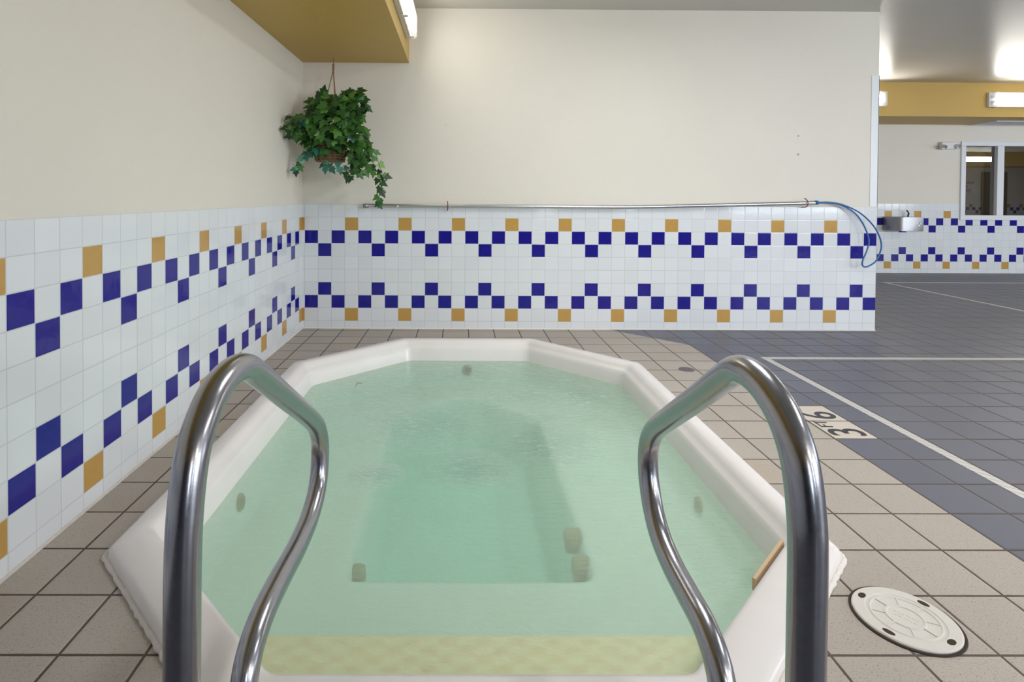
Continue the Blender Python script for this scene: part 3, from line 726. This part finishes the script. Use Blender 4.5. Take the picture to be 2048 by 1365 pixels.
    for pts, n_, sz, teal in vines:
        P = catmull([pxw(*q) for q in pts], 8)
        P = [Vector((max(q.x, XL + .05), min(q.y, YB - .07), q.z)) for q in P]
        stems.tube(P, .0022, 6)
        for k in range(n_):
            f_ = (k + .6) / n_ * (len(P) - 1); q = P[int(f_)]; tg = (P[min(len(P) - 1, int(f_) + 1)] - P[max(0, int(f_) - 1)]).normalized()
            side = Vector((tg.z, random.uniform(-.5, .2), -tg.x)) * (1 if k % 2 else -1)
            dr_ = tg * .5 + side * random.uniform(.5, 1.1) + Vector((0, 0, -.45)); s_ = sz * random.uniform(.75, 1.2)
            pp = q + dr_.normalized() * .012
            pp.x = max(pp.x, XL + .06); stems.tube([q, pp], .0012, 5)
            leaf(pp, dr_, Vector((random.uniform(-.4, .4), -1, random.uniform(0, .8))), s_, tone_pick(teal))
    for a, c in (((740, 318, 4.47), (757, 313, 4.47)), ((762, 385, 4.5), (771, 394, 4.5)), ((596, 338, 4.41), (583, 328, 4.4))):
        stems.tube([pxw(*a), pxw(*a).lerp(pxw(*c), .5) + Vector((0, 0, .006)), pxw(*c)], .0014, 5)
    stems.build('vine_stems', M['stem'], t)
    me = bpy.data.meshes.new('foliage'); me.from_pydata([tuple(v - Vector((HX, HY, 1.42))) for v in V], [], Fc); me.update()
    ta = me.attributes.new('tone', 'FLOAT', 'POINT'); ta.data.foreach_set('value', tone)
    me.polygons.foreach_set('use_smooth', [True] * len(me.polygons)); me.materials.append(M['leaf'])
    o = bpy.data.objects.new('foliage', me); C.objects.link(o); o.parent = t
ivy()

# ------------------------------------------------------------------ fluorescent lamps
def fixture(origin, along, out, label, L=1.25):
    """housing on a wall face: origin = near lower end on the face, along = direction of length, out = away from the face"""
    o = Vector(origin); a = Vector(along); n_ = Vector(out); H = .205; up = Vector((0, 0, 1))
    t = thing('fluorescent_light', label, 'light', o, 'long fluorescent lights')
    def prism(mb, prof, s0, s1, cap=True):
        mb.loops([[o + a * s + n_ * d + up * h for d, h in prof] for s in (s0, s1)], True, cap, cap, False)
    b = MB(); prism(b, [(0, .012), (.030, .012), (.034, .004), (.042, .004), (.042, H - .004), (.034, H - .004), (.030, H - .012), (0, H - .012)], .0, L); b.build('housing', M['white_metal'], t, bevel=.003)
    for h in (.065, .140):
        b = MB(); b.tube([o + a * s + n_ * .063 + up * h for s in (.055, L - .055)], .0145, 16); tag(b.build('tube', M['tube'], t), 'glowing fluorescent tube')
    for s in (.03, L - .055):
        for h in (.065, .140):
            b = MB(); b.tube([o + a * s + n_ * .063 + up * h, o + a * (s + .025) + n_ * .063 + up * h], .016, 12); b.build('lamp_holder', M['white_plastic'], t)
    b = MB(); prism(b, [(.042, .002), (.075, .006), (.090, .022), (.090, H - .022), (.075, H - .006), (.042, H - .002)], .012, L - .012); tag(b.build('cover', M['cover'], t, bevel=.006), 'clear ribbed cover')
    for s in (.10, L * .5, L - .10):
        for h in (-.004, H - .012):
            b = MB(); q = [o + a * (s + ds) + n_ * dn + up * (h + .008 + dh) for ds, dn, dh in ((-.02, .03, -.006), (.02, .03, -.006), (.02, .07, -.006), (-.02, .07, -.006))]
            b.loops([q, [p + up * .010 for p in q]], True, True, True, False); b.build('clip', M['white_plastic'], t)
    c = o + a * (L / 2) + n_ * .115 + up * (H / 2)
    return c
for k, (x, y) in enumerate(FIX_LEFT):
    c = fixture((x, y, 2.385), (0, 1, 0), (1, 0, 0), ('white fluorescent light on the face of the ochre soffit above the hot tub',)[k])
    lamp_light(c, (1, 0, -.15), 1.2, 5)
for k, (x, y) in enumerate(FILL_CEILING):  # unseen overhead lamps, added to brighten floor, rim and water
    t = thing('ceiling_fill_light', ('added white ceiling light over the slate floor near the camera', 'added white ceiling light directly over the hot tub')[k], 'light', (x, y + .625, ZC), 'added ceiling lights over the deck')
    b = MB(); b.box(x - .15, x + .15, y, y + 1.25, ZC - .035, ZC); b.build('housing', M['white_metal'], t, bevel=.004)
    b = MB(); b.loops([[(x + dx, yy, ZC - .035 - dz) for dx, dz in ((-.135, 0), (-.12, .045), (-.06, .062), (.06, .062), (.12, .045), (.135, 0))] for yy in (y + .015, y + 1.235)], True, True, True, False); b.build('lens', M['fill_glow'], t)
    area_light('fluorescent_glow', (x, y + .625, ZC - .105), (0, 0, -1), .26, 1.2, (30, 30)[k], (.98, .98, 1.0))  # overhead fill below the added lamp
for k, x in enumerate(FIX_FAR):
    c = fixture((x, YS, 2.39), (1, 0, 0), (0, -1, 0), ('glowing fluorescent light on the far ochre soffit, half hidden by the back wall', 'glowing fluorescent light on the far ochre soffit, above the emergency light and window', 'fluorescent light on the far ochre soffit, third from the back wall', 'fluorescent light on the far ochre soffit, fourth from the back wall')[k])
    lamp_light(c, (0, -1, -.15), 1.2, 14)
for k, x in enumerate(FIX_FRONT):
    c = fixture((x + 1.25, YN + .9, 2.39), (-1, 0, 0), (0, 1, 0), ('added unseen fluorescent light on the front soffit nearest the hot tub', 'added unseen fluorescent light on the front soffit, second from the hot tub', 'added unseen fluorescent light on the front soffit, third from the hot tub', 'fluorescent light on the front soffit, mirrored in the far window')[k])
    lamp_light(c, (0, 1, -.15), 1.2, 22)

# ------------------------------------------------------------------ fittings of the far wall
def emergency():
    t = thing('emergency_light', 'small white emergency light with two lamp heads beside the far window', 'emergency light', (7.45, YF, 1.93))
    b = MB(); b.box(7.29, 7.525, YF - .07, YF, 1.885, 2.0); b.build('body', M['white_plastic'], t, bevel=.018, seg=3)
    for x, zz in ((7.305, 1.925), (7.508, 1.935)):
        b = MB(); b.disc_lathe([(.022, -.02), (.036, .012), (.038, .03), (.034, .034)], (x, YF - .075, zz), (-.35 if x < 7.4 else .2, -1, -.3), 24, cap0=True); h = b.build('lamp_head', M['white_plastic'], t)
        b = MB(); b.disc_lathe([(.034, .030), (.02, .026), (.001, .024)], (x, YF - .075, zz), (-.35 if x < 7.4 else .2, -1, -.3), 24, cap1=True); b.build('lens', simple('grey_lens', (.32, .33, .36), .15), h)
emergency()
def fountain():
    x0, x1, z0, z1 = 6.45, 6.83, .655, .862; y0 = YF - .335
    t = thing('drinking_fountain', 'grey steel drinking fountain hung on the far tiled wall', 'drinking fountain', ((x0 + x1) / 2, YF, z0))
    prof = [(x0, YF - .004), (x0, y0 + .09), (x0 + .012, y0 + .045), (x0 + .045, y0 + .012), (x0 + .09, y0), (x1 - .02, y0), (x1, y0 + .02), (x1, YF - .004)]
    low = lambda x, y: z0 + .016 * (1 - (YF - y) / .33) * -1 + .012
    b = MB(); b.loops([[(x, y, z0 + .03 * max(0, (YF - y) / .335 - .75) * 0 + (.02 * (1 - (YF - y) / .335))) for x, y in prof], [(x, y, z1) for x, y in prof]], True, True, False, False)
    ins = [(x + (.02 if x < (x0 + x1) / 2 else -.02), y + (.02 if y < YF - .1 else -.03)) for x, y in prof]
    b.loops([[(x, y, z1) for x, y in prof], [(x, y, z1 - .004) for x, y in ins], [(x * .6 + .4 * (x0 + x1) / 2, y * .6 + .4 * (YF - .17), z1 - .04) for x, y in ins]], True, False, True, False)
    b.build('basin', M['steel_dull'], t, bevel=.004)
    b = MB(); c = (x1 - .085, y0, .762); b.disc_lathe([(.026, 0), (.026, .006), (.02, .008), (.019, .004), (.018, .012), (.012, .018), (.001, .019)], c, (0, -1, 0), 28, cap1=True); tag(b.build('push_button', M['chrome'], t), 'round chrome push button')
    b = MB(); b.tube(catmull([(x1 - .04, YF - .06, z1 - .03), (x1 - .035, YF - .065, z1 + .03), (x1 - .03, YF - .07, z1 + .05), (x1 - .075, YF - .09, z1 + .095)], 5), .009, 10); b.tube([(x1 - .03, YF - .07, z1 + .05), (x1 - .065, YF - .10, z1 + .012)], .011, 10); tag(b.build('bubbler', simple('dark_bubbler', (.05, .05, .06), .25, .6), t), 'small dark bubbler spout')
fountain()
def vent():
    x0, x1, y0, y1 = 7.72, 8.62, 8.20, 8.62; z = ZS
    t = thing('ceiling_vent', 'white louvred air vent under the far ochre soffit', 'air vent', ((x0 + x1) / 2, (y0 + y1) / 2, z))
    b = MB(); b.box(x0, x1, y0, y0 + .03, z - .012, z); b.box(x0, x1, y1 - .03, y1, z - .012, z); b.box(x0, x0 + .03, y0 + .03, y1 - .03, z - .012, z); b.box(x1 - .03, x1, y0 + .03, y1 - .03, z - .012, z); b.build('frame', M['white_metal'], t)
    for k in range(11):
        yy = y0 + .045 + k * .033; b = MB()
        b.add([(x0 + .03, yy, z - .011), (x1 - .03, yy, z - .011), (x1 - .03, yy + .024, z - .001), (x0 + .03, yy + .024, z - .001), (x0 + .03, yy, z - .009), (x1 - .03, yy, z - .009), (x1 - .03, yy + .024, z + .001), (x0 + .03, yy + .024, z + .001)], [(0, 1, 2, 3), (4, 7, 6, 5), (0, 4, 5, 1), (3, 2, 6, 7), (0, 3, 7, 4), (1, 5, 6, 2)]); b.build('louvre', M['white_metal'], t)
vent()
for z, lab, r in ((1.669, 'tiny grey screw hole plug on the cream back wall, the upper of two', .007), (1.511, 'tiny grey screw ring on the cream back wall, the lower of two', .009)):
    b = MB(); b.disc_lathe([(r, 0), (r, .003), (r * .6, .005), (r * .45, .002), (.0005, .002)], (2.892, YB, z), (0, -1, 0), 16, cap1=True)
    tag(b.build('wall_plug', simple('grey_plug', srgb(176, 176, 172), .6)), lab, 'wall plug')
b = MB(); b.disc_lathe([(.005, 0), (.005, .002), (.0005, .003)], (-.121, YB, 1.743), (0, -1, 0), 12, cap1=True)
tag(b.build('wall_plug', simple('pale_plug', srgb(196, 192, 184), .6)), 'pale screw plug on the cream back wall, nearest the hanging ivy', 'wall plug')

# ------------------------------------------------------------------ front wall things mirrored in the far window
def sign():
    x0, x1, z0, z1 = 17.60, 18.56, 1.33, 1.80
    t = thing('warning_sign', 'white warning sign about diving on the front wall, mirrored in the far window', 'sign', (18.08, YN + .02, 1.565))
    b = MB(); b.box(x0, x1, YN + .006, YN + .018, z0, z1); b.build('board', M['white_plastic'], t, bevel=.003)
    for txt, dz in (('WARNING', .145), ('NO', .0), ('DIVING', -.145)):
        m = Matrix.Translation((0, 0, dz)) @ Matrix.Rotation(PI, 4, 'Z') @ Matrix.Rotation(PI / 2, 4, 'X')
        text_mesh(txt, .155, m, 'lettering', t, simple('red_print', srgb(84, 26, 20), .5), bold=.003)
sign()
b = MB(); b.box(18.72, 19.62, YN, YN + .05, 0, 2.1); d1 = struct('door_1', b, simple('olive_door', srgb(108, 104, 84), .5))
b = MB(); b.box(19.1, 19.45, YN + .05, YN + .056, .9, 1.9); b.build('door_glass', simple('door_glass', (.5, .55, .6), .1), d1)
